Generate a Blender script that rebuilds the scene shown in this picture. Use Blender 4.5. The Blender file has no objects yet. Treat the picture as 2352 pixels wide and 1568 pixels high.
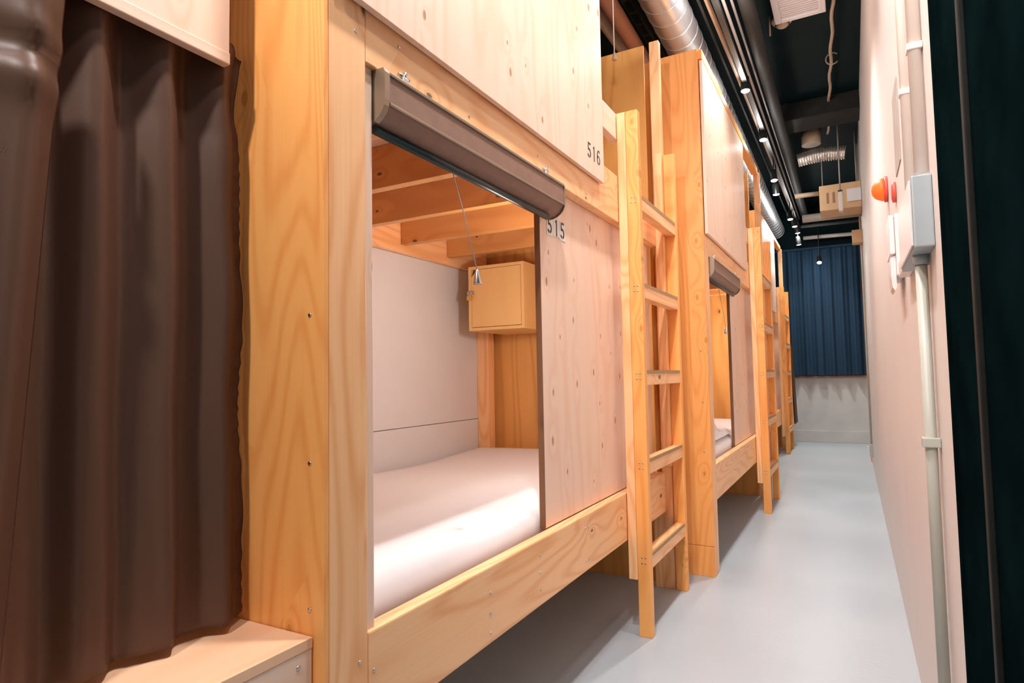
import bpy, bmesh, math, random
from mathutils import Vector, Matrix
random.seed(7)
scene = bpy.context.scene
COL = scene.collection

# ------------------------------------------------------------------ camera
cam_d = bpy.data.cameras.new('camera')
cam = bpy.data.objects.new('camera', cam_d)
COL.objects.link(cam)
scene.camera = cam
YAW, PITCH, ROLL, FPX = 0.49995928, 0.05699157, -0.01788703, 1425.73
cy, sy, cp, sp = math.cos(YAW), math.sin(YAW), math.cos(PITCH), math.sin(PITCH)
fwd = Vector((-sy*cp, cy*cp, sp)); rt = Vector((cy, sy, 0)); up = rt.cross(fwd)
r2 = math.cos(ROLL)*rt + math.sin(ROLL)*up
u2 = -math.sin(ROLL)*rt + math.cos(ROLL)*up
cam.matrix_world = Matrix(((r2.x, u2.x, -fwd.x, 0), (r2.y, u2.y, -fwd.y, 0), (r2.z, u2.z, -fwd.z, 1.05), (0, 0, 0, 1)))
cam_d.sensor_fit = 'HORIZONTAL'; cam_d.sensor_width = 36.0
cam_d.lens = FPX*36.0/2352.0
cam_d.clip_start = 0.02; cam_d.clip_end = 60

# ------------------------------------------------------------------ world, exposure
w = bpy.data.worlds.new('world'); scene.world = w; w.use_nodes = True
w.node_tree.nodes['Background'].inputs[0].default_value = (1.0, 0.93, 0.86, 1)
w.node_tree.nodes['Background'].inputs[1].default_value = 0.26
vs = scene.view_settings
vs.view_transform = 'Standard'; vs.look = 'None'; vs.gamma = 1.0; vs.use_curve_mapping = False
vs.exposure = 0.10
scene.cycles.max_bounces = 8
scene.cycles.diffuse_bounces = 5
scene.cycles.sample_clamp_indirect = 6.0

# track lamps outside the frame, plus added fill lights above and behind the camera
def lamp(name, kind, loc, energy, color=(1, 1, 1), radius=0.05, target=None, angle=100, blend=0.6):
    d = bpy.data.lights.new(name, kind); d.energy = energy; d.color = color
    if kind == 'AREA': d.shape = 'DISK'; d.size = radius*2
    else: d.shadow_soft_size = radius
    if kind == 'SPOT': d.spot_size = math.radians(angle); d.spot_blend = blend
    o = bpy.data.objects.new(name, d); COL.objects.link(o); o.location = loc
    if target is not None:
        o.rotation_euler = (Vector(target)-Vector(loc)).to_track_quat('-Z', 'Y').to_euler()
    return o
WARM = (1.0, 0.90, 0.80)
NEUT = (1.0, 0.925, 0.905)
lamp('track_lamp_light', 'SPOT', (-0.46, 1.05, 3.12), 125, NEUT, 0.04, (-0.60, 1.35, 0), 130, 0.8)
lamp('track_lamp_light', 'SPOT', (-0.44, 2.30, 3.12), 55, NEUT, 0.04, (-0.40, 2.6, 0), 120, 0.8)
lamp('track_lamp_light', 'SPOT', (-0.52, 3.60, 3.12), 130, NEUT, 0.04, (-0.50, 3.8, 0), 120, 0.8)
lamp('added_fill_light', 'POINT', (-0.64, -0.40, 2.75), 105, NEUT, 0.05)  # added unseen fill for the faces turned towards the camera
lamp('added_fill_light', 'POINT', (-0.12, 0.55, 3.05), 42, NEUT, 0.08)  # added unseen fill for the faces turned towards the aisle
for y_ in (1.05, 2.30, 3.60):
    lamp('track_fill_light', 'POINT', (-0.52, y_, 3.08), 6.0, NEUT, 0.03)  # added point lights that brighten the duct and ceiling
# reading lamps fixed to the inner face of each lower panel (hidden by the panel itself)
for bx_, by_ in ((-0.835, 0.8195+1.28), (-0.662, 3.355+1.78), (-0.828, 7.072+1.6)):
    lamp('berth_lamp_light', 'POINT', (bx_-0.105, by_, 1.36), 9.5, (1.0, 0.96, 0.93), 0.04)

# ------------------------------------------------------------------ mesh helpers
def add_box(bm, a, b, mi=0, bev=0.0):
    """axis aligned box between corners a and b"""
    r = bmesh.ops.create_cube(bm, size=1.0)
    vsr = r['verts']
    c = [(a[i]+b[i])/2 for i in range(3)]; s = [abs(b[i]-a[i]) for i in range(3)]
    for v in vsr:
        v.co = Vector((v.co.x*s[0]+c[0], v.co.y*s[1]+c[1], v.co.z*s[2]+c[2]))
    faces = set(f for v in vsr for f in v.link_faces)
    for f in faces: f.material_index = mi
    if bev > 0:
        ed = list(set(e for v in vsr for e in v.link_edges))
        bv = min(bev, min(s)*0.3)
        g = bmesh.ops.bevel(bm, geom=ed, offset=bv, segments=2, affect='EDGES', profile=0.6)
        for f in g['faces']: f.material_index = mi
    return vsr
def frame_of(d):
    d = d.normalized()
    a = Vector((0, 0, 1)) if abs(d.z) < 0.9 else Vector((1, 0, 0))
    x = d.cross(a).normalized(); y = d.cross(x).normalized()
    return x, y
def add_tube(bm, pts, r, seg=12, mi=0, caps=True, radii=None):
    pts = [Vector(p) for p in pts]; rings = []
    n = len(pts)
    x = None
    for i, p in enumerate(pts):
        d = (pts[min(i+1, n-1)]-pts[max(i-1, 0)])
        if x is None: x, y = frame_of(d)
        else:
            d.normalize(); x = (x-d*x.dot(d)).normalized(); y = d.cross(x).normalized()
        rr = radii[i] if radii else r
        rings.append([bm.verts.new(p+x*math.cos(2*math.pi*k/seg)*rr+y*math.sin(2*math.pi*k/seg)*rr) for k in range(seg)])
    for i in range(n-1):
        for k in range(seg):
            f = bm.faces.new((rings[i][k], rings[i][(k+1) % seg], rings[i+1][(k+1) % seg], rings[i+1][k]))
            f.smooth = True; f.material_index = mi
    if caps:
        for rg in (rings[0], rings[-1]):
            try:
                f = bm.faces.new(rg); f.material_index = mi
            except ValueError: pass
def add_lathe(bm, prof, origin, axis=(0, 0, 1), seg=24, mi=0):
    """prof: list of (radius, distance along axis)"""
    o = Vector(origin); d = Vector(axis).normalized(); x, y = frame_of(d); rings = []
    for r, h in prof:
        rings.append([bm.verts.new(o+d*h+(x*math.cos(2*math.pi*k/seg)+y*math.sin(2*math.pi*k/seg))*max(r, 1e-5)) for k in range(seg)])
    for i in range(len(rings)-1):
        for k in range(seg):
            f = bm.faces.new((rings[i][k], rings[i][(k+1) % seg], rings[i+1][(k+1) % seg], rings[i+1][k]))
            f.smooth = True; f.material_index = mi
    for rg in (rings[0], rings[-1]):
        f = bm.faces.new(rg); f.material_index = mi
def add_prism(bm, poly, axis, a, b, mi=0, smooth=False):
    """extrude a 2D outline along axis ('x','y','z') from a to b"""
    def P(p, t):
        if axis == 'y': return (p[0], t, p[1])
        if axis == 'x': return (t, p[0], p[1])
        return (p[0], p[1], t)
    A = [bm.verts.new(P(p, a)) for p in poly]; B = [bm.verts.new(P(p, b)) for p in poly]
    n = len(poly)
    for i in range(n):
        f = bm.faces.new((A[i], A[(i+1) % n], B[(i+1) % n], B[i])); f.material_index = mi; f.smooth = smooth
    for q in (A, B):
        f = bm.faces.new(q); f.material_index = mi
def obj(name, bm, mats, parent=None):
    bmesh.ops.recalc_face_normals(bm, faces=bm.faces[:])
    me = bpy.data.meshes.new(name); bm.to_mesh(me); bm.free()
    for m in (mats if isinstance(mats, (list, tuple)) else [mats]): me.materials.append(m)
    o = bpy.data.objects.new(name, me); COL.objects.link(o)
    if parent is not None: o.parent = parent
    return o
def box(name, a, b, m, parent=None, bev=0.002):
    bm = bmesh.new(); add_box(bm, a, b, 0, bev); return obj(name, bm, m, parent)
def tag(o, label, cat, group=None, kind=None):
    o['label'] = label; o['category'] = cat
    if group: o['group'] = group
    if kind: o['kind'] = kind
    return o
def thing(name, label, cat, loc=(0, 0, 0), group=None):
    o = bpy.data.objects.new(name, None); COL.objects.link(o); o.location = loc; o.empty_display_size = 0.1
    return tag(o, label, cat, group)
def struct(o):
    o['kind'] = 'structure'; return o
def copy_tree(o, loc, label, skip=()):
    c = o.copy(); COL.objects.link(c); c.location = loc; c['label'] = label
    for ch in list(o.children):
        if ch.name.split('.')[0] in skip: continue
        d = ch.copy(); COL.objects.link(d); d.parent = c
        for g in list(ch.children):
            if g.name.split('.')[0] in skip: continue
            e = g.copy(); COL.objects.link(e); e.parent = d
    return c

# ------------------------------------------------------------------ materials
def mat(name):
    m = bpy.data.materials.new(name); m.use_nodes = True
    nt = m.node_tree; b = nt.nodes['Principled BSDF']
    return m, nt, b
def plain(name, col, rough=0.5, metal=0.0, var=0.0, vscale=6.0, bump=0.0, spec=None):
    m, nt, b = mat(name)
    b.inputs['Roughness'].default_value = rough; b.inputs['Metallic'].default_value = metal
    if spec is not None: b.inputs['Specular IOR Level'].default_value = spec
    n = nt.nodes.new('ShaderNodeTexNoise'); n.inputs['Scale'].default_value = vscale; n.inputs['Detail'].default_value = 4
    tc = nt.nodes.new('ShaderNodeTexCoord'); nt.links.new(tc.outputs['Object'], n.inputs['Vector'])
    r = nt.nodes.new('ShaderNodeValToRGB')
    r.color_ramp.elements[0].position = 0.3; r.color_ramp.elements[1].position = 0.7
    r.color_ramp.elements[0].color = (*[c*(1-var) for c in col], 1); r.color_ramp.elements[1].color = (*[min(1, c*(1+var*0.5)) for c in col], 1)
    nt.links.new(n.outputs['Fac'], r.inputs['Fac']); nt.links.new(r.outputs['Color'], b.inputs['Base Color'])
    if bump > 0:
        bp = nt.nodes.new('ShaderNodeBump'); bp.inputs['Strength'].default_value = bump; bp.inputs['Distance'].default_value = 0.005
        nt.links.new(n.outputs['Fac'], bp.inputs['Height']); nt.links.new(bp.outputs['Normal'], b.inputs['Normal'])
    return m
def glow(name, col, strength):
    m, nt, b = mat(name)
    b.inputs['Base Color'].default_value = (*col, 1)
    b.inputs['Emission Color'].default_value = (*col, 1); b.inputs['Emission Strength'].default_value = strength
    return m
def wood(name, light, dark, grain='z', drop='x', freq=26.0, contrast=1.0, knots=0.5, knotcol=(0.10, 0.035, 0.012), rough=0.42, kscale=3.2, streak=0.5):
    """softwood: contour-line growth rings, fine streaks, oval knots"""
    m, nt, b = mat(name); N = nt.nodes; L = nt.links
    b.inputs['Roughness'].default_value = rough
    tc = N.new('ShaderNodeTexCoord'); oi = N.new('ShaderNodeObjectInfo')
    add = N.new('ShaderNodeVectorMath'); add.operation = 'ADD'
    ml = N.new('ShaderNodeVectorMath'); ml.operation = 'SCALE'; ml.inputs[0].default_value = (13.1, 7.7, 9.3)
    L.new(oi.outputs['Random'], ml.inputs['Scale'])
    L.new(tc.outputs['Object'], add.inputs[0]); L.new(ml.outputs[0], add.inputs[1])
    ax = {'x': 0, 'y': 1, 'z': 2}[grain]
    def scaled(across, along):
        mp = N.new('ShaderNodeMapping'); s = [across]*3; s[ax] = along
        mp.inputs['Scale'].default_value = s
        L.new(add.outputs[0], mp.inputs['Vector']); return mp.outputs[0]
    def noise(vec, sc, det=2, dist=0.0):
        n = N.new('ShaderNodeTexNoise'); n.inputs['Scale'].default_value = sc; n.inputs['Detail'].default_value = det
        n.inputs['Distortion'].default_value = dist; L.new(vec, n.inputs['Vector']); return n.outputs['Fac']
    def math_(op, a, bb=None, c=None):
        n = N.new('ShaderNodeMath'); n.operation = op
        for i, v in enumerate((a, bb, c)):
            if v is None: continue
            if isinstance(v, (int, float)): n.inputs[i].default_value = v
            else: L.new(v, n.inputs[i])
        return n.outputs[0]
    # knots
    vo = N.new('ShaderNodeTexVoronoi'); vo.inputs['Scale'].default_value = kscale
    vo.voronoi_dimensions = '2D'
    sx = N.new('ShaderNodeSeparateXYZ'); L.new(add.outputs[0], sx.inputs[0]); cb = N.new('ShaderNodeCombineXYZ')
    other = [k for k in range(3) if k != ax and k != 'xyz'.index(drop)][0]
    L.new(sx.outputs[other], cb.inputs[0]); L.new(math_('MULTIPLY', sx.outputs[ax], 0.5), cb.inputs[1]); L.new(cb.outputs[0], vo.inputs['Vector'])
    d = vo.outputs['Distance']
    sepc = N.new('ShaderNodeSeparateColor'); L.new(vo.outputs['Color'], sepc.inputs['Color'])
    keep = math_('LESS_THAN', sepc.outputs['Red'], knots)
    size = math_('MULTIPLY_ADD', sepc.outputs['Green'], 0.045, 0.03)
    core = N.new('ShaderNodeMapRange'); core.interpolation_type = 'SMOOTHSTEP'
    L.new(math_('DIVIDE', d, size), core.inputs['Value'])
    core.inputs['From Min'].default_value = 0.55; core.inputs['From Max'].default_value = 1.15
    core.inputs['To Min'].default_value = 1.0; core.inputs['To Max'].default_value = 0.0
    knot = math_('MULTIPLY', core.outputs[0], keep)
    # rings bend around the knots
    bend = math_('MULTIPLY', math_('MULTIPLY', math_('POWER', 2.718, math_('MULTIPLY', d, -7.0)), keep), 0.16)
    low = math_('ADD', noise(scaled(3.4, 0.42), 1.0, 1.5, 0.25), bend)
    ring = math_('SINE', math_('MULTIPLY', low, freq*6.283))
    ring = math_('POWER', math_('MULTIPLY_ADD', ring, 0.5, 0.5), 2.2)
    fine = noise(scaled(150.0, 2.2), 1.0, 3)
    wide = noise(scaled(9.0, 0.5), 1.0, 2)
    f = math_('ADD', math_('MULTIPLY', ring, 0.55*contrast), math_('MULTIPLY', math_('SUBTRACT', fine, 0.5), 0.7*streak))
    f = math_('ADD', f, math_('MULTIPLY', math_('SUBTRACT', wide, 0.5), 0.9*contrast))
    cl = N.new('ShaderNodeClamp'); L.new(f, cl.inputs['Value'])
    mx = N.new('ShaderNodeMix'); mx.data_type = 'RGBA'
    mx.inputs[6].default_value = (*light, 1); mx.inputs[7].default_value = (*dark, 1); L.new(cl.outputs[0], mx.inputs[0])
    mk = N.new('ShaderNodeMix'); mk.data_type = 'RGBA'; mk.inputs[7].default_value = (*knotcol, 1)
    L.new(mx.outputs[2], mk.inputs[6]); L.new(math_('MULTIPLY', knot, 0.85), mk.inputs[0])
    L.new(mk.outputs[2], b.inputs['Base Color'])
    bp = N.new('ShaderNodeBump'); bp.inputs['Strength'].default_value = 0.12; bp.inputs['Distance'].default_value = 0.002
    L.new(fine, bp.inputs['Height']); L.new(bp.outputs['Normal'], b.inputs['Normal'])
    return m

PINE_L, PINE_D = (0.97, 0.575, 0.29), (0.80, 0.33, 0.10)
AMB_SHADE_L, AMB_SHADE_D = (0.96, 0.445, 0.13), (0.78, 0.245, 0.045)  # same pine, with the orange of its shaded faces put into the colour
PLY_L, PLY_D = (0.88, 0.66, 0.52), (0.80, 0.50, 0.33)
M = {}
for g in 'xyz':
    M['pine_'+g] = wood('pine_'+g, PINE_L, PINE_D, g, 'y' if g == 'x' else 'x', 22, 0.95, 0.42, kscale=6.0, streak=0.7)
M['joist'] = wood('shaded_joist_pine', (0.62, 0.29, 0.095), (0.44, 0.165, 0.04), 'x', 'y', 14, 0.8, 0.6, knotcol=(0.05, 0.02, 0.01), kscale=8.0)  # joist wood darkened to carry the shade under the upper deck
M['amber_shade_z'] = wood('amber_shaded_pine', AMB_SHADE_L, AMB_SHADE_D, 'z', 'y', 22, 0.8, 0.34, knotcol=(0.60, 0.25, 0.05), kscale=6.5)
M['ply_z'] = wood('pale_plywood', PLY_L, PLY_D, 'z', 'x', 12, 0.75, 0.62, knotcol=(0.38, 0.17, 0.06), kscale=8.0)
M['ply_y'] = wood('pale_plywood_flat', PLY_L, PLY_D, 'y', 'z', 9, 0.6, 0.1, knotcol=(0.40, 0.19, 0.08))
M['step_top'] = wood('warm_plywood', (0.90, 0.58, 0.37), (0.80, 0.42, 0.22), 'y', 'z', 9, 0.7, 0.1)
M['shade_ply'] = wood('amber_shaded_plywood', (0.84, 0.44, 0.13), (0.62, 0.26, 0.055), 'z', 'y', 8, 0.9, 0.4, knotcol=(0.16, 0.05, 0.015), kscale=4.5)  # plywood with the deeper orange of shaded end faces in its colour
M['lam'] = wood('locker_laminate', (0.80, 0.50, 0.20), (0.74, 0.44, 0.16), 'z', 'y', 5, 0.4, 0.0)
M['white_board'] = plain('white_board', (0.73, 0.735, 0.765), 0.5, 0, 0.02)
M['wall'] = plain('cream_paint', (0.72, 0.655, 0.625), 0.55, 0, 0.03, 3.0, 0.05)
M['far_wall'] = plain('far_wall_paint', (0.62, 0.61, 0.59), 0.7, 0, 0.08, 4.0)
M['black'] = plain('black_paint', (0.0018, 0.011, 0.0135), 0.7, 0, 0.3, 5.0, spec=0.1)
M['black_wall'] = plain('black_gloss_panel', (0.0025, 0.008, 0.009), 0.75, 0, 0.4, 9.0, spec=0.0)
M['black_trim'] = plain('dark_trim', (0.022, 0.024, 0.022), 0.6, 0, 0.3, 9.0, spec=0.1)
M['sheet'] = plain('white_sheet', (0.86, 0.84, 0.86), 0.75, 0, 0.01, 20, 0.1)
M['blind'] = plain('brown_blind_cloth', (0.27, 0.155, 0.11), 0.6, 0, 0.1, 30)
M['blind_cap'] = plain('taupe_metal', (0.30, 0.235, 0.17), 0.38, 0.6, 0.05)
M['blind_dark'] = plain('dark_bar', (0.018, 0.035, 0.036), 0.4, 0, 0.1)
M['steel'] = plain('steel', (0.55, 0.55, 0.54), 0.3, 1.0, 0.05)
M['galv'] = plain('galvanised_duct', (0.66, 0.68, 0.70), 0.36, 0.85, 0.12, 3.0, 0.02)
M['foil'] = plain('crinkled_foil', (0.78, 0.72, 0.66), 0.3, 0.8, 0.3, 18, 0.8)
M['brass'] = plain('brass', (0.75, 0.48, 0.12), 0.35, 1.0)
M['black_plastic'] = plain('black_plastic', (0.012, 0.014, 0.014), 0.4)
M['pipe_beige'] = plain('beige_pipe', (0.44, 0.32, 0.22), 0.5, 0, 0.1)
M['pipe_brown'] = plain('brown_insulated_pipe', (0.33, 0.165, 0.105), 0.55, 0, 0.1)
M['pipe_grey'] = plain('grey_pipe', (0.40, 0.36, 0.33), 0.5, 0, 0.1)
M['pipe_dark'] = plain('dark_pipe', (0.030, 0.030, 0.028), 0.65, 0, 0.2, spec=0.15)
M['cond'] = plain('painted_conduit', (0.84, 0.77, 0.71), 0.35, 0.0, 0.03)
M['cond_grey'] = plain('grey_green_conduit', (0.48, 0.50, 0.44), 0.4, 0.0, 0.05)
M['junction'] = plain('blue_grey_box', (0.38, 0.45, 0.48), 0.45, 0.2, 0.08)
M['white_plastic'] = plain('white_plastic', (0.78, 0.74, 0.74), 0.35)
M['beige_plastic'] = plain('beige_plastic', (0.60, 0.44, 0.30), 0.5, 0, 0.05)
M['tan_box'] = plain('tan_box', (0.68, 0.44, 0.24), 0.6, 0, 0.05)
M['red'] = plain('red_plastic', (0.75, 0.10, 0.08), 0.35)
M['ink'] = plain('black_ink', (0.03, 0.035, 0.035), 0.6)
M['plate'] = plain('white_number_plate', (0.80, 0.76, 0.70), 0.5)
M['edge_shade'] = plain('panel_edge_shade', (0.20, 0.095, 0.045), 0.6)
M['tread'] = plain('brown_tread', (0.42, 0.25, 0.11), 0.6, 0, 0.1, 40)
M['lamp_on'] = glow('lamp_face', (1.0, 0.98, 0.95), 22)
M['amber_glow'] = glow('orange_dome', (1.0, 0.13, 0.015), 0.55)
def satin(name, col, rough, sheen):
    m, nt, b = mat(name)
    b.inputs['Base Color'].default_value = (*col, 1); b.inputs['Roughness'].default_value = rough
    b.inputs['Sheen Weight'].default_value = sheen; b.inputs['Sheen Roughness'].default_value = 0.4
    b.inputs['Specular IOR Level'].default_value = 0.6
    tc = nt.nodes.new('ShaderNodeTexCoord'); n = nt.nodes.new('ShaderNodeTexNoise'); n.inputs['Scale'].default_value = 9; n.inputs['Detail'].default_value = 3
    mp = nt.nodes.new('ShaderNodeMapping'); mp.inputs['Scale'].default_value = (1, 1, 0.25)
    nt.links.new(tc.outputs['Object'], mp.inputs[0]); nt.links.new(mp.outputs[0], n.inputs['Vector'])
    bp = nt.nodes.new('ShaderNodeBump'); bp.inputs['Strength'].default_value = 0.25; bp.inputs['Distance'].default_value = 0.01
    nt.links.new(n.outputs['Fac'], bp.inputs['Height']); nt.links.new(bp.outputs['Normal'], b.inputs['Normal'])
    return m
M['curtain'] = satin('brown_satin', (0.195, 0.100, 0.064), 0.44, 0.0)
M['blue'] = satin('navy_cloth', (0.0006, 0.028, 0.066), 0.85, 0.0)
def floor_mat():
    m, nt, b = mat('grey_epoxy_floor'); N = nt.nodes; L = nt.links
    tc = N.new('ShaderNodeTexCoord')
    n1 = N.new('ShaderNodeTexNoise'); n1.inputs['Scale'].default_value = 1.3; n1.inputs['Detail'].default_value = 5
    n2 = N.new('ShaderNodeTexNoise'); n2.inputs['Scale'].default_value = 45; n2.inputs['Detail'].default_value = 3
    L.new(tc.outputs['Object'], n1.inputs['Vector']); L.new(tc.outputs['Object'], n2.inputs['Vector'])
    r = N.new('ShaderNodeValToRGB'); r.color_ramp.elements[0].position = 0.3; r.color_ramp.elements[1].position = 0.7
    r.color_ramp.elements[0].color = (0.40, 0.455, 0.495, 1); r.color_ramp.elements[1].color = (0.455, 0.515, 0.555, 1)
    L.new(n1.outputs['Fac'], r.inputs['Fac']); L.new(r.outputs['Color'], b.inputs['Base Color'])
    mr = N.new('ShaderNodeMapRange'); mr.inputs['To Min'].default_value = 0.22; mr.inputs['To Max'].default_value = 0.42
    L.new(n1.outputs['Fac'], mr.inputs['Value']); L.new(mr.outputs[0], b.inputs['Roughness'])
    bp = N.new('ShaderNodeBump'); bp.inputs['Strength'].default_value = 0.18; bp.inputs['Distance'].default_value = 0.004
    L.new(n2.outputs['Fac'], bp.inputs['Height']); L.new(bp.outputs['Normal'], b.inputs['Normal'])
    return m
M['floor'] = floor_mat()

# ------------------------------------------------------------------ the room
CEIL = 3.52
XW = 0.158
YF = 10.36
struct(box('floor', (-3.2, -2.2, -0.06), (3.2, YF+0.1, 0.0), M['floor'], bev=0))
struct(box('ceiling', (-3.2, -0.7, CEIL), (1.3, YF+0.1, CEIL+0.1), M['black'], bev=0))
struct(box('wall_right', (XW, 1.372, 0), (XW+0.12, 8.30, CEIL), M['wall'], bev=0))
bm = bmesh.new()
add_box(bm, (XW+0.002, 0.25, 0), (XW+0.12, 1.372, CEIL))
struct(obj('wall_entry', bm, M['black_wall']))
struct(box('trim_1', (XW-0.006, 1.052, 0), (XW+0.002, 1.072, CEIL), M['black_trim'], bev=0.002))
struct(box('trim_2', (XW-0.004, 1.362, 0), (XW+0.006, 1.374, CEIL), M['black_wall'], bev=0.002))
struct(box('trim_3', (XW-0.012, 8.30, 0.0), (XW+0.12, 8.34, CEIL), M['amber_shade_z'], bev=0.003))
struct(box('wall_recess', (0.75, 8.34, 0), (0.85, YF, CEIL), M['wall'], bev=0))
struct(box('wall_far', (-3.2, YF, 0), (1.3, YF+0.1, CEIL), M['far_wall'], bev=0))
struct(box('wall_far_upper', (-3.2, YF-0.004, 2.92), (1.3, YF, CEIL), M['black'], bev=0))
struct(box('wall_left', (-3.2, -0.7, 0), (-3.1, YF, CEIL), M['black'], bev=0))
struct(box('baseboard_far', (-3.1, YF-0.02, 0), (1.3, YF, 0.17), M['far_wall'], bev=0.004))
bm = bmesh.new(); add_box(bm, (-3.1, YF-0.06, 0.955), (1.3, YF, 0.985), 0, 0.004)
struct(obj('trim_4', bm, M['pipe_brown']))
bm = bmesh.new(); add_box(bm, (-0.55, 6.15, 3.36), (XW, 6.50, CEIL), 0, 0.004)
struct(obj('ceiling_beam', bm, M['black_trim']))

# ------------------------------------------------------------------ numbers (stencil digits)
def arc(cx_, cy_, rx, ry, a0, a1, n=14):
    return [(cx_+rx*math.cos(math.radians(a0+(a1-a0)*i/n)), cy_+ry*math.sin(math.radians(a0+(a1-a0)*i/n))) for i in range(n+1)]
def band(cx_, cy_, rx, ry, t, a0, a1):
    o = arc(cx_, cy_, rx, ry, a0, a1); i = arc(cx_, cy_, rx-t, ry-t, a1, a0)
    return o+i
DIG = {   # unit box 0..0.6 wide, 0..1 high
    '5': [[(0.08, 0.50), (0.20, 0.50), (0.20, 1.0), (0.08, 1.0)], [(0.25, 0.88), (0.54, 0.88), (0.54, 1.0), (0.25, 1.0)],
          band(0.27, 0.32, 0.30, 0.32, 0.15, -78, 118), band(0.27, 0.32, 0.30, 0.32, 0.15, -158, -100)],
    '1': [[(0.27, 0.0), (0.41, 0.0), (0.41, 1.0), (0.31, 1.0), (0.16, 0.86), (0.16, 0.78), (0.27, 0.84)]],
    '6': [band(0.30, 0.32, 0.28, 0.32, 0.12, -80, 80), band(0.30, 0.32, 0.28, 0.32, 0.12, 100, 260),
          [(0.02, 0.36), (0.14, 0.36), (0.15, 0.66), (0.24, 0.86), (0.20, 0.97), (0.10, 0.86), (0.03, 0.64)],
          [(0.29, 0.87), (0.42, 0.87), (0.54, 0.80), (0.54, 0.90), (0.43, 1.0), (0.29, 1.0)]],
}
def digits(text, y0, z0, h, pitch, x):
    bm = bmesh.new()
    for i, ch in enumerate(text):
        for poly in DIG[ch]:
            add_prism(bm, [(y0+i*pitch+p[0]*h, z0+p[1]*h) for p in poly], 'x', x, x+0.0006)
    return bm

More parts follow.
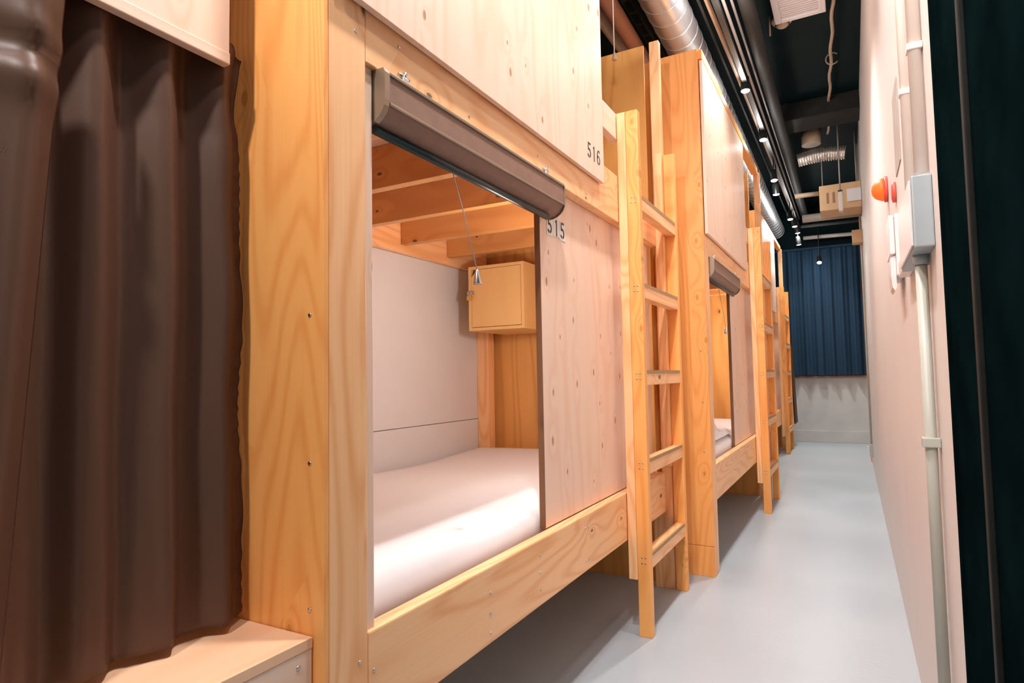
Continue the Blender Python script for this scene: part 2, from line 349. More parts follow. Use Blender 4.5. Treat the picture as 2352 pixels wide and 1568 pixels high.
# ------------------------------------------------------------------ bunk bed (local: x=0 front plane, y=0 near end, z=0 floor)
H_ = 2.803
def screws(bm, pts, mi=1, r=0.004, axis='x'):
    for p in pts:
        add_lathe(bm, [(r, -0.0005), (r, 0.0012), (r*0.6, 0.0016)], p, (1, 0, 0) if axis == 'x' else (0, -1, 0), 10, mi)
def make_bed(label):
    t = thing('bunk_bed', label, 'bed', group=None)
    bm = bmesh.new()
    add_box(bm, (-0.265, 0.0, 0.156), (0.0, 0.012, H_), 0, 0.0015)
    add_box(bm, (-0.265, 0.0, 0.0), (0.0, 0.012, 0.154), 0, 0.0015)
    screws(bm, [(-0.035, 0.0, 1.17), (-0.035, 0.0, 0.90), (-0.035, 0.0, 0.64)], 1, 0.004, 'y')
    obj('end_board', bm, [M['amber_shade_z'], M['steel']], t)
    bm = bmesh.new(); add_box(bm, (-0.038, 0.0125, 0.0), (0.0, 0.113, H_), 0, 0.003)
    screws(bm, [(0.0, 0.09, 0.52), (0.0, 0.09, 0.44), (0.0, 0.085, 1.74)], 1)
    obj('front_post', bm, [M['pine_z'], M['steel']], t)
    box('jamb_trim', (-0.055, 0.1135, 0.566), (-0.010, 0.143, 1.69), M['ply_z'], t)
    bm = bmesh.new(); add_box(bm, (-0.038, 0.1135, 0.375), (0.0, 2.27, 0.566), 0, 0.004)
    screws(bm, [(0.0, 0.13, 0.49), (0.0, 0.57, 0.50), (0.0, 0.57, 0.45), (0.0, 0.57, 0.40), (0.0, 0.86, 0.52), (0.0, 0.86, 0.47), (0.0, 0.86, 0.42),
                (0.0, 1.22, 0.52), (0.0, 1.24, 0.52), (0.0, 1.22, 0.41), (0.0, 1.24, 0.41)], 1)
    obj('side_rail', bm, [M['pine_y'], M['steel']], t)
    bm = bmesh.new(); add_box(bm, (-0.038, 0.1135, 1.69), (0.0, 2.27, 1.888), 0, 0.003)
    screws(bm, [(0.0, 0.22, 1.77), (0.0, 0.5, 1.72), (0.0, 0.9, 1.74), (0.0, 1.3, 1.72)], 1)
    obj('header_beam', bm, [M['pine_y'], M['steel']], t)
    p = box('upper_panel', (0.005, 0.02, 1.795), (0.020, 1.445, 2.745), M['ply_z'], t, 0.001)
    obj('number_lettering', digits('516', 1.275, 1.850, 0.058, 0.047, 0.020), M['ink'], p)
    p = box('lower_panel', (-0.058, 0.985, 0.567), (-0.040, 2.20, 1.72), M['ply_z'], t, 0.001)
    box('edge_shade_strip', (-0.0585, 0.981, 0.567), (-0.0395, 0.9848, 1.69), M['edge_shade'], t, 0)  # shade on the panel's end face, added as a dark strip
    for i in range(3):
        y0 = 1.036+i*0.052
        box('number_plate', (-0.040, y0, 1.524+0.004*(i % 2)), (-0.0385, y0+0.050, 1.592-0.003*(i == 2)), M['plate'], p, 0)
    obj('number_lettering', digits('515', 1.042, 1.530, 0.058, 0.052, -0.0385), M['ink'], p)
    for y in (0.42, 0.79, 1.155, 1.525, 1.91):
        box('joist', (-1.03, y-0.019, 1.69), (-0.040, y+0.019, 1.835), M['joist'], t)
    box('ledger', (-1.066, 0.05, 1.655), (-1.032, 2.30, 1.835), M['pine_y'], t)
    box('upper_deck', (-1.066, 0.05, 1.836), (-0.039, 2.30, 1.852), M['ply_y'], t, 0)
    bm = bmesh.new()
    add_box(bm, (-1.085, 0.05, 0.0), (-1.067, 2.30, 0.813), 0, 0.0015); add_box(bm, (-1.085, 0.05, 0.816), (-1.067, 2.30, 1.655), 0, 0.0015)  # lower board carried down to the floor to keep light out
    obj('back_panel', bm, M['white_board'], t)
    box('upper_back_panel', (-1.085, 0.05, 1.853), (-1.067, 2.30, 2.60), M['shade_ply'], t, 0.001)
    box('corner_post', (-1.066, 2.235, 0.566), (-0.990, 2.30, 1.654), M['pine_z'], t)
    box('end_panel', (-1.085, 2.355, 0.0), (-0.07, 2.370, H_), M['shade_ply'], t, 0.001)  # extended to the floor so the space under the bed stays dark
    box('upper_end_panel', (-1.085, 0.013, 0.0), (-0.262, 0.030, H_), M['shade_ply'], t, 0.001)  # lower part added to block light leaking in under the bed
    box('lower_deck', (-1.066, 0.05, 0.47), (-0.039, 2.30, 0.488), M['ply_y'], t, 0)
    box('cross_rail', (-1.066, 2.302, 0.40), (-0.06, 2.340, 0.566), M['pine_x'], t)
    box('guard_rail', (-0.034, 1.25, 2.047), (0.0, 1.70, 2.158), M['ply_y'], t)
    box('end_post', (-0.016, 2.271, 0.0), (0.033, 2.309, 2.765), M['pine_z'], t)
    box('leg', (-0.065, 2.271, 0.0), (-0.0165, 2.309, 0.374), M['pine_z'], t)
    box('leg', (-1.066, 0.05, 0.0), (-1.02, 0.14, 0.469), M['pine_z'], t)
    box('leg', (-1.066, 2.20, 0.0), (-1.02, 2.29, 0.469), M['pine_z'], t)
    return t
BX, BY = -0.835, 0.8195
bed1 = make_bed('wooden bunk bed numbered 515 and 516 with an open lower berth and white mattress')
bed1.location = (BX, BY, 0)
bed1['group'] = 'wooden bunk beds along the aisle'
B2 = (-0.662, 3.355)
bed2 = copy_tree(bed1, (B2[0], B2[1], 0), 'second wooden bunk bed along the aisle, behind the ladder of the numbered one', skip=('number_plate', 'number_lettering'))
B3 = (-0.828, 7.072)
bed3 = copy_tree(bed1, (B3[0], B3[1], 0), 'farthest wooden bunk bed, mostly hidden behind the second bunk, near the blue curtain', skip=('number_plate', 'number_lettering'))
# the second bed carries a top beam along its front
box('top_beam', (-0.030, 0.0125, 2.750), (0.021, 2.270, 2.803), M['amber_shade_z'], bed2)
box('top_beam', (-0.030, 0.0125, 2.750), (0.021, 2.270, 2.803), M['amber_shade_z'], bed3)

# ------------------------------------------------------------------ ladders
def make_ladder(label):
    t = thing('ladder', label, 'ladder', group='wooden bunk ladders')
    zs = [0.325, 0.703, 1.066, 1.428, 1.80]
    def stringer(y0):
        bm = bmesh.new(); add_box(bm, (0.040, y0, 0.0), (0.093, y0+0.038, 2.157), 0, 0.003)
        for z in zs:
            screws(bm, [(0.060, y0, z-0.012), (0.074, y0, z-0.012), (0.060, y0, z-0.034), (0.074, y0, z-0.034)], 1, 0.0035, 'y')
        return obj('stringer', bm, [M['amber_shade_z'], M['steel']], t)
    stringer(1.661); stringer(2.264)
    box('backing_board', (0.003, 1.661, 0.222), (0.0395, 1.699, 2.157), M['pine_z'], t, 0.003)
    box('backing_board', (-0.037+0.037, 2.226, 0.60), (0.0395, 2.2635, 2.157), M['pine_z'], t, 0.003)
    for z in zs:
        r = box('rung', (0.045, 1.6995, z-0.060), (0.090, 2.2635, z), M['pine_y'], t, 0.002)
        bm = bmesh.new()
        add_box(bm, (0.083, 1.703, z), (0.0915, 2.260, z+0.002)); add_box(bm, (0.0902, 1.703, z-0.012), (0.0915, 2.260, z+0.0005))
        obj('tread_strip', bm, M['tread'], r)
    return t
lad1 = make_ladder('wooden ladder in front of the bunk numbered 516, closest to the camera')
lad1.location = (BX, BY, 0)
copy_tree(lad1, (B2[0], B2[1], 0), 'wooden ladder at the far end of the second bunk bed')
copy_tree(lad1, (B3[0], B3[1], 0), 'farthest wooden ladder, just before the brown curtain at the far wall')

# ------------------------------------------------------------------ roller blinds (local: bed coordinates)
def make_blind(label, loc):
    t = thing('roller_blind', label, 'roller blind', loc, group='brown roller blinds over lower berths')
    y0, y1 = 0.150, 1.052
    prof = [(-0.036, 1.688), (0.004, 1.688), (0.013, 1.685), (0.018, 1.678), (0.019, 1.622), (0.015, 1.613), (0.002, 1.594), (-0.016, 1.582), (-0.036, 1.577)]
    bm = bmesh.new(); add_prism(bm, prof, 'y', y0+0.012, y1)
    obj('cassette', bm, M['blind'], t)
    bm = bmesh.new(); add_box(bm, (0.014, y0+0.014, 1.678), (0.022, y1-0.001, 1.686), 0, 0.002); add_box(bm, (0.015, y0+0.014, 1.615), (0.0215, y1-0.001, 1.622), 0, 0.002)
    obj('edge_rail', bm, M['blind_cap'], t)
    for a, b in ((y0-0.004, y0+0.0115), (y1+0.0005, y1+0.004)):
        cap = [(-0.036, 1.689), (0.018, 1.689), (0.0225, 1.680), (0.0225, 1.640)]+[(-0.036+0.058*math.cos(math.radians(q)), 1.624+0.050*math.sin(math.radians(q))) for q in range(0, -91, -15)]
        bm = bmesh.new(); add_prism(bm, cap, 'y', a, b); obj('end_cap', bm, M['blind_cap'], t)
    bm = bmesh.new(); add_tube(bm, [(-0.018, y0+0.005, 1.570), (-0.018, y1-0.055, 1.570)], 0.010, 14); obj('bottom_bar', bm, M['blind_dark'], t)
    for y in (0.225, 0.935):
        bm = bmesh.new(); add_box(bm, (0.0005, y-0.010, 1.688), (0.016, y+0.010, 1.700), 0, 0.002); add_tube(bm, [(0.008, y, 1.694), (0.014, y, 1.712)], 0.004, 8)
        add_tube(bm, [(0.008, y-0.018, 1.703), (0.008, y+0.018, 1.703)], 0.004, 8)
        obj('mounting_clip', bm, M['steel'], t)
    bm = bmesh.new(); add_tube(bm, [(-0.012, 0.440, 1.560), (-0.003, 0.475, 1.46), (0.010, 0.512, 1.322)], 0.0015, 6); obj('pull_cord', bm, M['pipe_grey'], t)
    bm = bmesh.new(); add_lathe(bm, [(0.003, 0.004), (0.0045, 0.0), (0.011, -0.031), (0.0105, -0.034), (0.004, -0.034)], (0.010, 0.512, 1.320)); obj('cord_weight', bm, M['steel'], t)
    return t
blind1 = make_blind('brown rolled-up blind over the open berth numbered 515, its pull cord hanging down', (BX, BY, 0))
b2 = copy_tree(blind1, (B2[0], B2[1], 0), 'small brown rolled-up blind on the second bunk bed, beyond the ladder')

# ------------------------------------------------------------------ mattresses and bedding
def rounded_slab(a, b, r, sub=3):
    bm = bmesh.new(); add_box(bm, a, b)
    bmesh.ops.bevel(bm, geom=bm.edges[:], offset=r, segments=4, affect='EDGES', profile=0.5)
    for f in bm.faces: f.smooth = True
    return bm
def mattress(label, loc):
    t = thing('mattress', label, 'mattress', loc, group='white mattresses')
    bm = bmesh.new()
    # top grows out of a grid so that the cloth sags and swells a little
    nx, ny = 26, 54
    x0, x1, y0, y1, zb, zt = -1.060, -0.062, 0.060, 2.225, 0.489, 0.640
    vv = []
    for i in range(nx+1):
        row = []
        for j in range(ny+1):
            u, v = i/nx, j/ny
            x = x0+(x1-x0)*u; y = y0+(y1-y0)*v
            d = min(u, 1-u)*(x1-x0); e = min(v, 1-v)*(y1-y0)
            rr = 0.045
            def drop(q): return 0 if q > rr else rr-math.sqrt(max(0, rr*rr-(rr-q)**2))
            z = zt-drop(d)*0.9-drop(e)*0.9+0.004*math.sin(5*x+2*y)+0.003*math.sin(7*y)+0.022*max(0, (v-0.72)/0.28)**1.5
            row.append(bm.verts.new((x, y, z)))
        vv.append(row)
    for i in range(nx):
        for j in range(ny):
            f = bm.faces.new((vv[i][j], vv[i+1][j], vv[i+1][j+1], vv[i][j+1])); f.smooth = True
    edge = [vv[i][0] for i in range(nx+1)]+[vv[nx][j] for j in range(1, ny+1)]+[vv[i][ny] for i in range(nx-1, -1, -1)]+[vv[0][j] for j in range(ny-1, 0, -1)]
    low = [bm.verts.new((v.co.x, v.co.y, zb)) for v in edge]
    n = len(edge)
    for k in range(n):
        f = bm.faces.new((edge[k], edge[(k+1) % n], low[(k+1) % n], low[k])); f.smooth = True
    bm.faces.new(low)
    obj('fitted_sheet', bm, M['sheet'], t)
    return t
mat1 = mattress('white mattress in the open lower berth numbered 515', (BX, BY, 0))
copy_tree(mat1, (B2[0], B2[1], 0), 'white mattress under the crumpled towel in the second bunk bed')
# crumpled towel on the second mattress
bm = bmesh.new()
nx, ny = 22, 26; g = []
for i in range(nx+1):
    row = []
    for j in range(ny+1):
        u, v = i/nx, j/ny
        x = -0.32+0.245*u; y = 0.48+0.60*v
        ed = min(u, 1-u, v, 1-v)
        z = 0.648+min(1, ed*7)*(0.035+0.020*math.sin(17*u+5*v)+0.014*math.sin(29*v-8*u)+0.008*math.sin(51*u+23*v))
        row.append(bm.verts.new((B2[0]+x, B2[1]+y, z)))
    g.append(row)
for i in range(nx):
    for j in range(ny):
        f = bm.faces.new((g[i][j], g[i+1][j], g[i+1][j+1], g[i][j+1])); f.smooth = True
tag(obj('towel', bm, M['sheet']), 'crumpled white towel lying on the mattress of the second bunk', 'towel')
# folded brown cloth on the upper deck, by the number 516
bm = bmesh.new(); nx, ny = 10, 16; g = []
for i in range(nx+1):
    row = []
    for j in range(ny+1):
        u, v = i/nx, j/ny; ed = min(u, 1-u, v, 1-v)
        row.append(bm.verts.new((BX-0.30+0.24*u, 2.33+0.34*v, 1.853+min(1, ed*6)*(0.10+0.022*math.sin(9*v+4*u)+0.012*math.sin(20*u)))))
    g.append(row)
for i in range(nx):
    for j in range(ny):
        f = bm.faces.new((g[i][j], g[i+1][j], g[i+1][j+1], g[i][j+1])); f.smooth = True
tag(obj('folded_blanket', bm, M['blind']), 'folded brown cloth on the upper berth beside the number 516', 'blanket')

# ------------------------------------------------------------------ locker in the berth
lk = thing('locker', 'small wooden locker with a hasp hung inside the berth numbered 515', 'locker', (-1.60, 2.76, 1.295))
bm = bmesh.new()   # open-fronted carcass
W2, D_, HH = 0.165, 0.40, 0.34
T_ = 0.016
add_box(bm, (-W2, 0, 0), (-W2+T_, D_, HH), 0, 0.001); add_box(bm, (W2-T_, 0, 0), (W2, D_, HH), 0, 0.001)
add_box(bm, (-W2+T_, 0, 0), (W2-T_, D_, T_), 0, 0.001); add_box(bm, (-W2+T_, 0, HH-T_), (W2-T_, D_, HH), 0, 0.001)
add_box(bm, (-W2+T_, D_-0.006, T_), (W2-T_, D_, HH-T_), 0, 0)
obj('body', bm, M['lam'], lk)
bm = bmesh.new()
dx0, dx1, dz0, dz1 = -W2+T_+0.0015, W2-T_-0.003, T_+0.003, HH-T_-0.002
add_prism(bm, [(dx0, dz0), (dx1, dz0), (dx1, dz1), (dx0+0.035, dz1), (dx0, dz1-0.04)], 'y', 0.003, 0.017)
door = obj('door', bm, M['lam'], lk)
bm = bmesh.new(); add_box(bm, (-W2-0.006, -0.006, 0.192), (-W2+0.034, 0.0025, 0.210), 0, 0.002); add_tube(bm, [(-W2+0.012, -0.012, 0.201), (-W2+0.030, -0.012, 0.201)], 0.007, 10)
obj('hasp', bm, M['steel'], door)
pl = thing('padlock', 'tiny brass padlock hanging from the hasp of the locker', 'padlock', (-1.60-W2+0.018, 2.742, 1.295+0.160))
bm = bmesh.new(); add_box(bm, (-0.015, -0.006, 0), (0.015, 0.006, 0.024), 0, 0.002); obj('body', bm, M['brass'], pl)
bm = bmesh.new(); add_tube(bm, [(-0.009, 0, 0.022), (-0.009, 0, 0.036), (-0.005, 0, 0.043), (0.005, 0, 0.043), (0.009, 0, 0.036), (0.009, 0, 0.022)], 0.002, 8); obj('shackle', bm, M['steel'], pl)

# ------------------------------------------------------------------ the curtained bunk closest to the camera
b0 = thing('bunk_bed', 'curtained bunk closest to the camera, pale plywood above brown curtains', 'bed', (-1.0, -0.6, 0))
box('upper_panel', (-0.014, -0.1, 1.665), (0.0, 1.344, 2.803), M['ply_z'], b0, 0.001)
box('panel_trim', (-0.016, -0.1, 1.642), (0.003, 1.344, 1.6645), M['ply_y'], b0, 0.002)
box('side_rail', (-0.26, -0.1, 0.50), (-0.222, 1.37, 0.66), M['pine_y'], b0)
box('upper_deck', (-0.95, -0.1, 1.74), (-0.016, 1.33, 1.76), M['shade_ply'], b0, 0)
box('back_panel', (-0.96, -0.1, 0.0), (-0.945, 1.40, 2.803), M['shade_ply'], b0, 0)
st = thing('step_platform', 'pale plywood step box below the brown curtain', 'step', (-0.86, -0.3, 0))
box('top_board', (-0.36, -0.5, 0.578), (0.0, 1.117, 0.596), M['step_top'], st, 0.001)
bm = bmesh.new(); add_box(bm, (-0.016, -0.5, 0.0), (-0.001, 1.116, 0.5775), 0, 0.001)
screws(bm, [(-0.001, 1.085, 0.555), (-0.001, 1.085, 0.515), (-0.001, 1.085, 0.475)], 1)
obj('front_board', bm, [M['ply_y'], M['steel']], st)

def cloth(name, y0, y1, z0, z1, fx, m, nu=90, nv=70, fy=None, fz=None):
    bm = bmesh.new(); g = []
    for i in range(nu+1):
        row = []
        for j in range(nv+1):
            u, v = i/nu, j/nv
            y = y0+(y1-y0)*u; z = z0+(z1-z0)*v
            if fz: z += fz(u, v)
            if fy: y += fy(u, v)
            row.append(bm.verts.new((fx(u, v), y, z)))
        g.append(row)
    for i in range(nu):
        for j in range(nv):
            f = bm.faces.new((g[i][j], g[i+1][j], g[i+1][j+1], g[i][j+1])); f.smooth = True
    geom = bm.faces[:]
    r = bmesh.ops.solidify(bm, geom=geom, thickness=0.0022)
    for f in bm.faces: f.smooth = True
    return obj(name, bm, m)
def fold1(u, v):
    y = 0.40+0.414*u
    ph = (y-0.755)/0.113
    k = 0.010+0.009*v+0.004*(1-v)
    x = -1.0-0.040+k*1.15*math.cos(2*math.pi*ph)+0.004*math.sin(2*math.pi*ph*2.3+2)*(1-v)
    x += 0.0035*math.sin(23*v+9*u)*(u > 0.7)*(u-0.7)/0.3
    if u > 0.945: x += 0.0022*math.sin(150*v+6*math.sin(17*v))-0.0015     # puckered side hem
    if 0.064 < v < 0.072: x -= 0.0012                                   # stitched bottom hem
    return x+0.012*(1-v)
def seam(u, v): return 0.0
c1 = cloth('curtain', 0.40, 0.814, 0.612, 1.70, fold1, M['curtain'], 150, 110, fy=lambda u, v: -0.010*u*math.sin(math.pi*min(1, (1-v)*6))*(v > 0.8)+0.004*u*math.sin(14*v))
tag(c1, 'brown satin curtain hanging beside the bare amber post, its hem above the step box', 'curtain', 'brown bunk curtains')
def fold2(u, v):
    y = 0.05+0.41*u
    x = -0.972+0.020*math.cos(2*math.pi*(y-0.415)/0.125)
    wr = math.exp(-((v-0.885)/0.035)**2)*0.010*math.sin(60*v+10*u)+math.exp(-((v-0.84)/0.03)**2)*0.010
    return x+wr*(u > 0.6)
c2 = cloth('curtain', 0.05, 0.462, 0.605, 1.63, fold2, M['curtain'], 120, 100, fy=lambda u, v: -0.062*(1-v)*u)
tag(c2, 'outer brown satin curtain at the edge of the picture, overlapping the one by the post', 'curtain', 'brown bunk curtains')

# far brown curtain by the last ladder
t = thing('curtain_post', 'thin blue steel post under the small brown curtain at the far end', 'post', (-0.79, 9.62, 0))
bm = bmesh.new(); add_tube(bm, [(0, 0, 0), (0, 0, 1.50)], 0.010, 10); obj('tube', bm, M['junction'], t)
bm = bmesh.new(); add_lathe(bm, [(0.03, 0), (0.03, 0.006), (0.012, 0.01)], (0, 0, 0)); obj('foot', bm, M['junction'], t)
c3 = cloth('curtain', 9.45, 9.90, 0.33, 1.46, lambda u, v: -0.758+0.012*math.cos(18*u)+0.030*(1-v), M['curtain'], 40, 30)
tag(c3, 'small dark brown curtain beyond the farthest ladder, in front of the blue one', 'curtain', 'brown bunk curtains')

# navy curtain on the far wall
def foldb(u, v):
    return 0.0
bm = bmesh.new(); nu, nv = 200, 24; g = []
rows = []
for i in range(nu+1):
    u = i/nu; x = -1.7+2.9*u
    row = []
    for j in range(nv+1):
        v = j/nv
        a = 0.035*(0.55+0.45*(1-v))
        y = YF-0.11+a*math.cos(2*math.pi*x/0.165+0.6*math.sin(5*x))+0.012*math.sin(2*math.pi*x/0.07)
        row.append(bm.verts.new((x, y, 0.992+v*1.878)))
    rows.append(row)
for i in range(nu):
    for j in range(nv):
        f = bm.faces.new((rows[i][j], rows[i+1][j], rows[i+1][j+1], rows[i][j+1])); f.smooth = True
tag(obj('curtain', bm, M['blue']), 'navy blue curtain covering the upper half of the far wall', 'curtain')
bm = bmesh.new(); add_box(bm, (-1.8, YF-0.15, 2.872), (1.25, YF-0.07, 2.905), 0, 0.004)
tag(obj('curtain_rail', bm, M['blue']), 'blue rail along the top of the navy curtain', 'curtain rail')

# ------------------------------------------------------------------ ceiling services
def pipe(name, pts, r, m, label, cat='pipe', seg=14, group=None):
    bm = bmesh.new(); add_tube(bm, pts, r, seg); return tag(obj(name, bm, m), label, cat, group)
# spiral duct with seams
dt = thing('ventilation_duct', 'big silver round duct running above the second bunk bed', 'duct', (-0.84, 1.2, 3.20))
bm = bmesh.new(); pts = []; rad = []
n = 9*40
for i in range(n+1):
    y = 9.0*i/n; pts.append((-0.010*y, y, 0)); rad.append(0.117)
add_tube(bm, pts[::20], 0.117, 40, 0, True); obj('duct_shell', bm, M['galv'], dt)
for k in range(60):
    y = 0.1+k*0.15
    bm = bmesh.new(); add_tube(bm, [(-0.010*y, y-0.003, 0), (-0.010*y, y+0.003, 0)], 0.1195, 40); obj('seam_ring', bm, M['galv'], dt)
pipe('sprinkler_pipe', [(-0.675, 1.0, 3.22), (-0.640, 5.0, 3.22), (-0.62, 10.2, 3.22)], 0.014, M['pipe_beige'], 'thin beige pipe along the ceiling between the silver duct and the spotlight track')
pipe('drain_pipe', [(-0.44, 1.0, 3.26), (-0.47, 5.0, 3.26), (-0.50, 10.2, 3.26)], 0.045, M['pipe_dark'], 'thick dark pipe along the ceiling on the aisle side of the spotlight track')
pipe('insulated_pipe', [(-1.09, 1.0, 3.20), (-1.16, 4.02, 3.20), (-1.165, 4.10, 3.20)], 0.048, M['pipe_brown'], 'reddish brown insulated pipe above the first bunk bed')
pipe('grey_pipe', [(-1.31, 1.0, 3.33), (-1.32, 10.0, 3.33)], 0.040, M['pipe_grey'], 'pale grey pipe beside the brown one above the first bunk bed')
pipe('white_pipe', [(-1.096, 1.0, 3.475), (-1.11, 10.0, 3.475)], 0.014, M['cond'], 'thin pale pipe between the brown pipe and the big duct')
bm = bmesh.new()
for s in (-0.024, 0.024): add_box(bm, (-1.128+s-0.003, 1.0, 3.35), (-1.128+s+0.003, 10.0, 3.38), 0)
for k in range(60): add_box(bm, (-1.149, 1.05+k*0.15, 3.352), (-1.107, 1.065+k*0.15, 3.358), 0)
tag(obj('cable_tray', bm, M['pipe_dark']), 'black cable tray beside the brown insulated pipe', 'cable tray')
for i, (dx, z, r, mm, lb) in enumerate(((-0.60, 3.34, 0.010, 'cond', 'slim pale conduit above the spotlight track'), (-0.545, 3.30, 0.008, 'pipe_grey', 'slim grey conduit close beside the spotlight track'), (-0.705, 3.25, 0.009, 'pipe_dark', 'slim dark conduit hugging the side of the big silver duct'))):
    pipe('conduit', [(dx, 1.0, z), (dx, 10.2, z)], r, M[mm], lb, 'conduit', 10, 'conduits along the ceiling')
# strip light above the gap
fl = thing('strip_light', 'white louvred strip light beside the big silver duct', 'light', (-1.050, 3.98, 3.40))
box('housing', (-0.03, 0, 0), (0.03, 1.2, 0.05), M['white_plastic'], fl, 0.003)
bm = bmesh.new()
for k in range(14): add_box(bm, (-0.028, 0.03+k*0.085, -0.006), (0.028, 0.036+k*0.085, 0))
obj('louvre', bm, M['pipe_grey'], fl)
# spotlight track and spots
bm = bmesh.new(); add_box(bm, (-0.615, 0.4, 3.165), (-0.580, 10.1, 3.195), 0, 0.002)
tag(obj('spotlight_track', bm, M['black_plastic']), 'black track along the ceiling that carries the spotlights', 'track')
spots = [((-0.600, 4.745, 3.118), (-0.55, 4.6, 0.4), 'spotlight on the ceiling track, first one visible above the second bunk bed'),
         ((-0.600, 5.78, 3.095), (-0.45, 5.5, 0.2), 'spotlight on the ceiling track, second from the camera'),
         ((-0.600, 6.60, 2.955), (-0.45, 6.2, 0.2), 'upper one of the pair of spotlights beyond the beam'),
         ((-0.605, 6.80, 2.865), (-0.50, 6.9, 0.2), 'lower one of the pair of spotlights beyond the beam'),
         ((-0.600, 8.43, 2.960), (-0.40, 8.2, 0.2), 'spotlight above the farthest bunk, closest in that cluster'),
         ((-0.590, 9.00, 2.985), (-0.40, 9.0, 0.2), 'spotlight in the middle of the far cluster on the track'),
         ((-0.585, 9.45, 2.985), (-0.35, 9.9, 0.3), 'spotlight third in the far cluster on the track'),
         ((-0.580, 9.50, 2.830), (-0.30, 10.0, 0.2), 'lowest spotlight of the far cluster on the track'),
         ((-0.350, 9.95, 2.620), (-0.32, 9.0, 0.8), 'single spotlight in front of the navy curtain')]
for loc, tg, lb in spots:
    t = thing('spotlight', lb, 'spotlight', loc, 'spotlights on the ceiling track')
    d = (Vector(tg)-Vector(loc)).normalized()
    o = Vector(loc)
    bm = bmesh.new(); add_lathe(bm, [(0.020, -0.115), (0.030, -0.10), (0.034, -0.004), (0.034, 0.0), (0.029, 0.0)], (0, 0, 0), d); obj('lamp_head', bm, M['black_plastic'], t)
    bm = bmesh.new(); add_lathe(bm, [(0.030, 0.0005), (0.026, 0.006), (0.001, 0.009)], (0, 0, 0), d, 20); obj('lens', bm, M['lamp_on'], t)
    bm = bmesh.new()
    top = Vector((-0.5975-loc[0], 0, 3.165-loc[2])) if loc[1] < 9.9 else Vector((0, 0, CEIL-loc[2]))
    add_tube(bm, [(-d*0.06), (-d*0.06)+Vector((0, 0, 0.05)), top], 0.006, 8); obj('stem', bm, M['black_plastic'], t)
    lamp('spotlight_fill', 'POINT', tuple(o+d*0.03), 4.0, (1.0, 0.98, 0.95), 0.03)  # added beside each beam to light the duct above
    l = lamp('spotlight_beam', 'SPOT', tuple(o+d*0.012), 55 if loc[1] < 9.9 else 30, (1.0, 0.98, 0.95), 0.03, tg, 110, 0.8)
# smoke detector
sd = thing('smoke_detector', 'round beige smoke detector on the black ceiling below the white grille', 'smoke detector', (-0.325, 4.62, CEIL))
bm = bmesh.new(); add_lathe(bm, [(0.070, 0.0), (0.070, -0.018), (0.062, -0.030), (0.045, -0.034)], (0, 0, 0)); obj('base', bm, M['beige_plastic'], sd)
bm = bmesh.new(); add_lathe(bm, [(0.040, -0.034), (0.040, -0.052), (0.030, -0.062), (0.001, -0.064)], (0, 0, 0)); obj('chamber', bm, M['beige_plastic'], sd)
bm = bmesh.new()
for k in range(12):
    a = k*math.pi/6; add_box(bm, (0.0405*math.cos(a)-0.007, 0.0405*math.sin(a)-0.007, -0.050), (0.0405*math.cos(a)+0.007, 0.0405*math.sin(a)+0.007, -0.040))
obj('slots', bm, M['black_plastic'], sd)
pipe('ceiling_rod', [(-0.40, 4.55, CEIL), (-0.40, 4.55, CEIL-0.14)], 0.006, M['pipe_beige'], 'short thin rod hanging from the ceiling beside the smoke detector', 'rod', 8)
# air grille
gr = thing('air_grille', 'white slatted air conditioner grille on the ceiling', 'grille', (-0.205, 4.10, CEIL-0.10))
bm = bmesh.new()
for a, b in (((-0.155, -0.40, 0), (-0.115, 0.40, 0.03)), ((0.115, -0.40, 0), (0.155, 0.40, 0.03)), ((-0.115, 0.36, 0), (0.115, 0.40, 0.03)), ((-0.115, -0.40, 0), (0.115, -0.36, 0.03))): add_box(bm, a, b, 0, 0.004)
obj('frame', bm, M['white_plastic'], gr)
bm = bmesh.new()
for k in range(28): add_box(bm, (-0.115, -0.355+k*0.0258, 0.006), (0.115, -0.340+k*0.0258, 0.012))
obj('slats', bm, M['white_plastic'], gr)
box('housing', (-0.155, -0.40, 0.0305), (0.155, 0.40, 0.0995), M['beige_plastic'], gr, 0.002)
# conduit along the ceiling with coil
cd = thing('taped_cable', 'taped pale cable with a loose loop hanging along the black ceiling', 'cable', (-0.020, 4.3, CEIL-0.05))
bm = bmesh.new(); pts = [(-0.0, 0.0, 0.0)]
for k in range(1, 28): pts.append((0.02-0.0021*k*2+0.006*math.sin(k*1.3), k*0.1, 0.004*math.sin(k*2.1)))
add_tube(bm, pts, 0.012, 10); obj('cable', bm, M['pipe_beige'], cd)
bm = bmesh.new(); add_tube(bm, [(-0.012+0.045*math.cos(a*0.35), 1.0, 0.045*math.sin(a*0.35)-0.01) for a in range(2, 17)], 0.005, 8); obj('loop', bm, M['pipe_beige'], cd)
# round fan and foil duct
pipe('ceiling_fan_cap', [(-0.270, 7.0, 3.38), (-0.270, 7.0, CEIL)], 0.090, M['beige_plastic'], 'beige round drum under the ceiling above the crinkled foil duct', 'drum', 30)
bm = bmesh.new(); pts = []; rad = []
for k in range(61):
    u = k/60; pts.append((-0.40+0.43*u, 6.95, 3.225+0.02*math.sin(3*u))); rad.append(0.066+0.007*math.sin(k*1.9)+0.004*math.sin(k*4.3))
add_tube(bm, pts, 0.07, 22, 0, True, rad); tag(obj('flexible_duct', bm, M['foil']), 'crinkled silver foil duct crossing the aisle below the ceiling', 'duct')
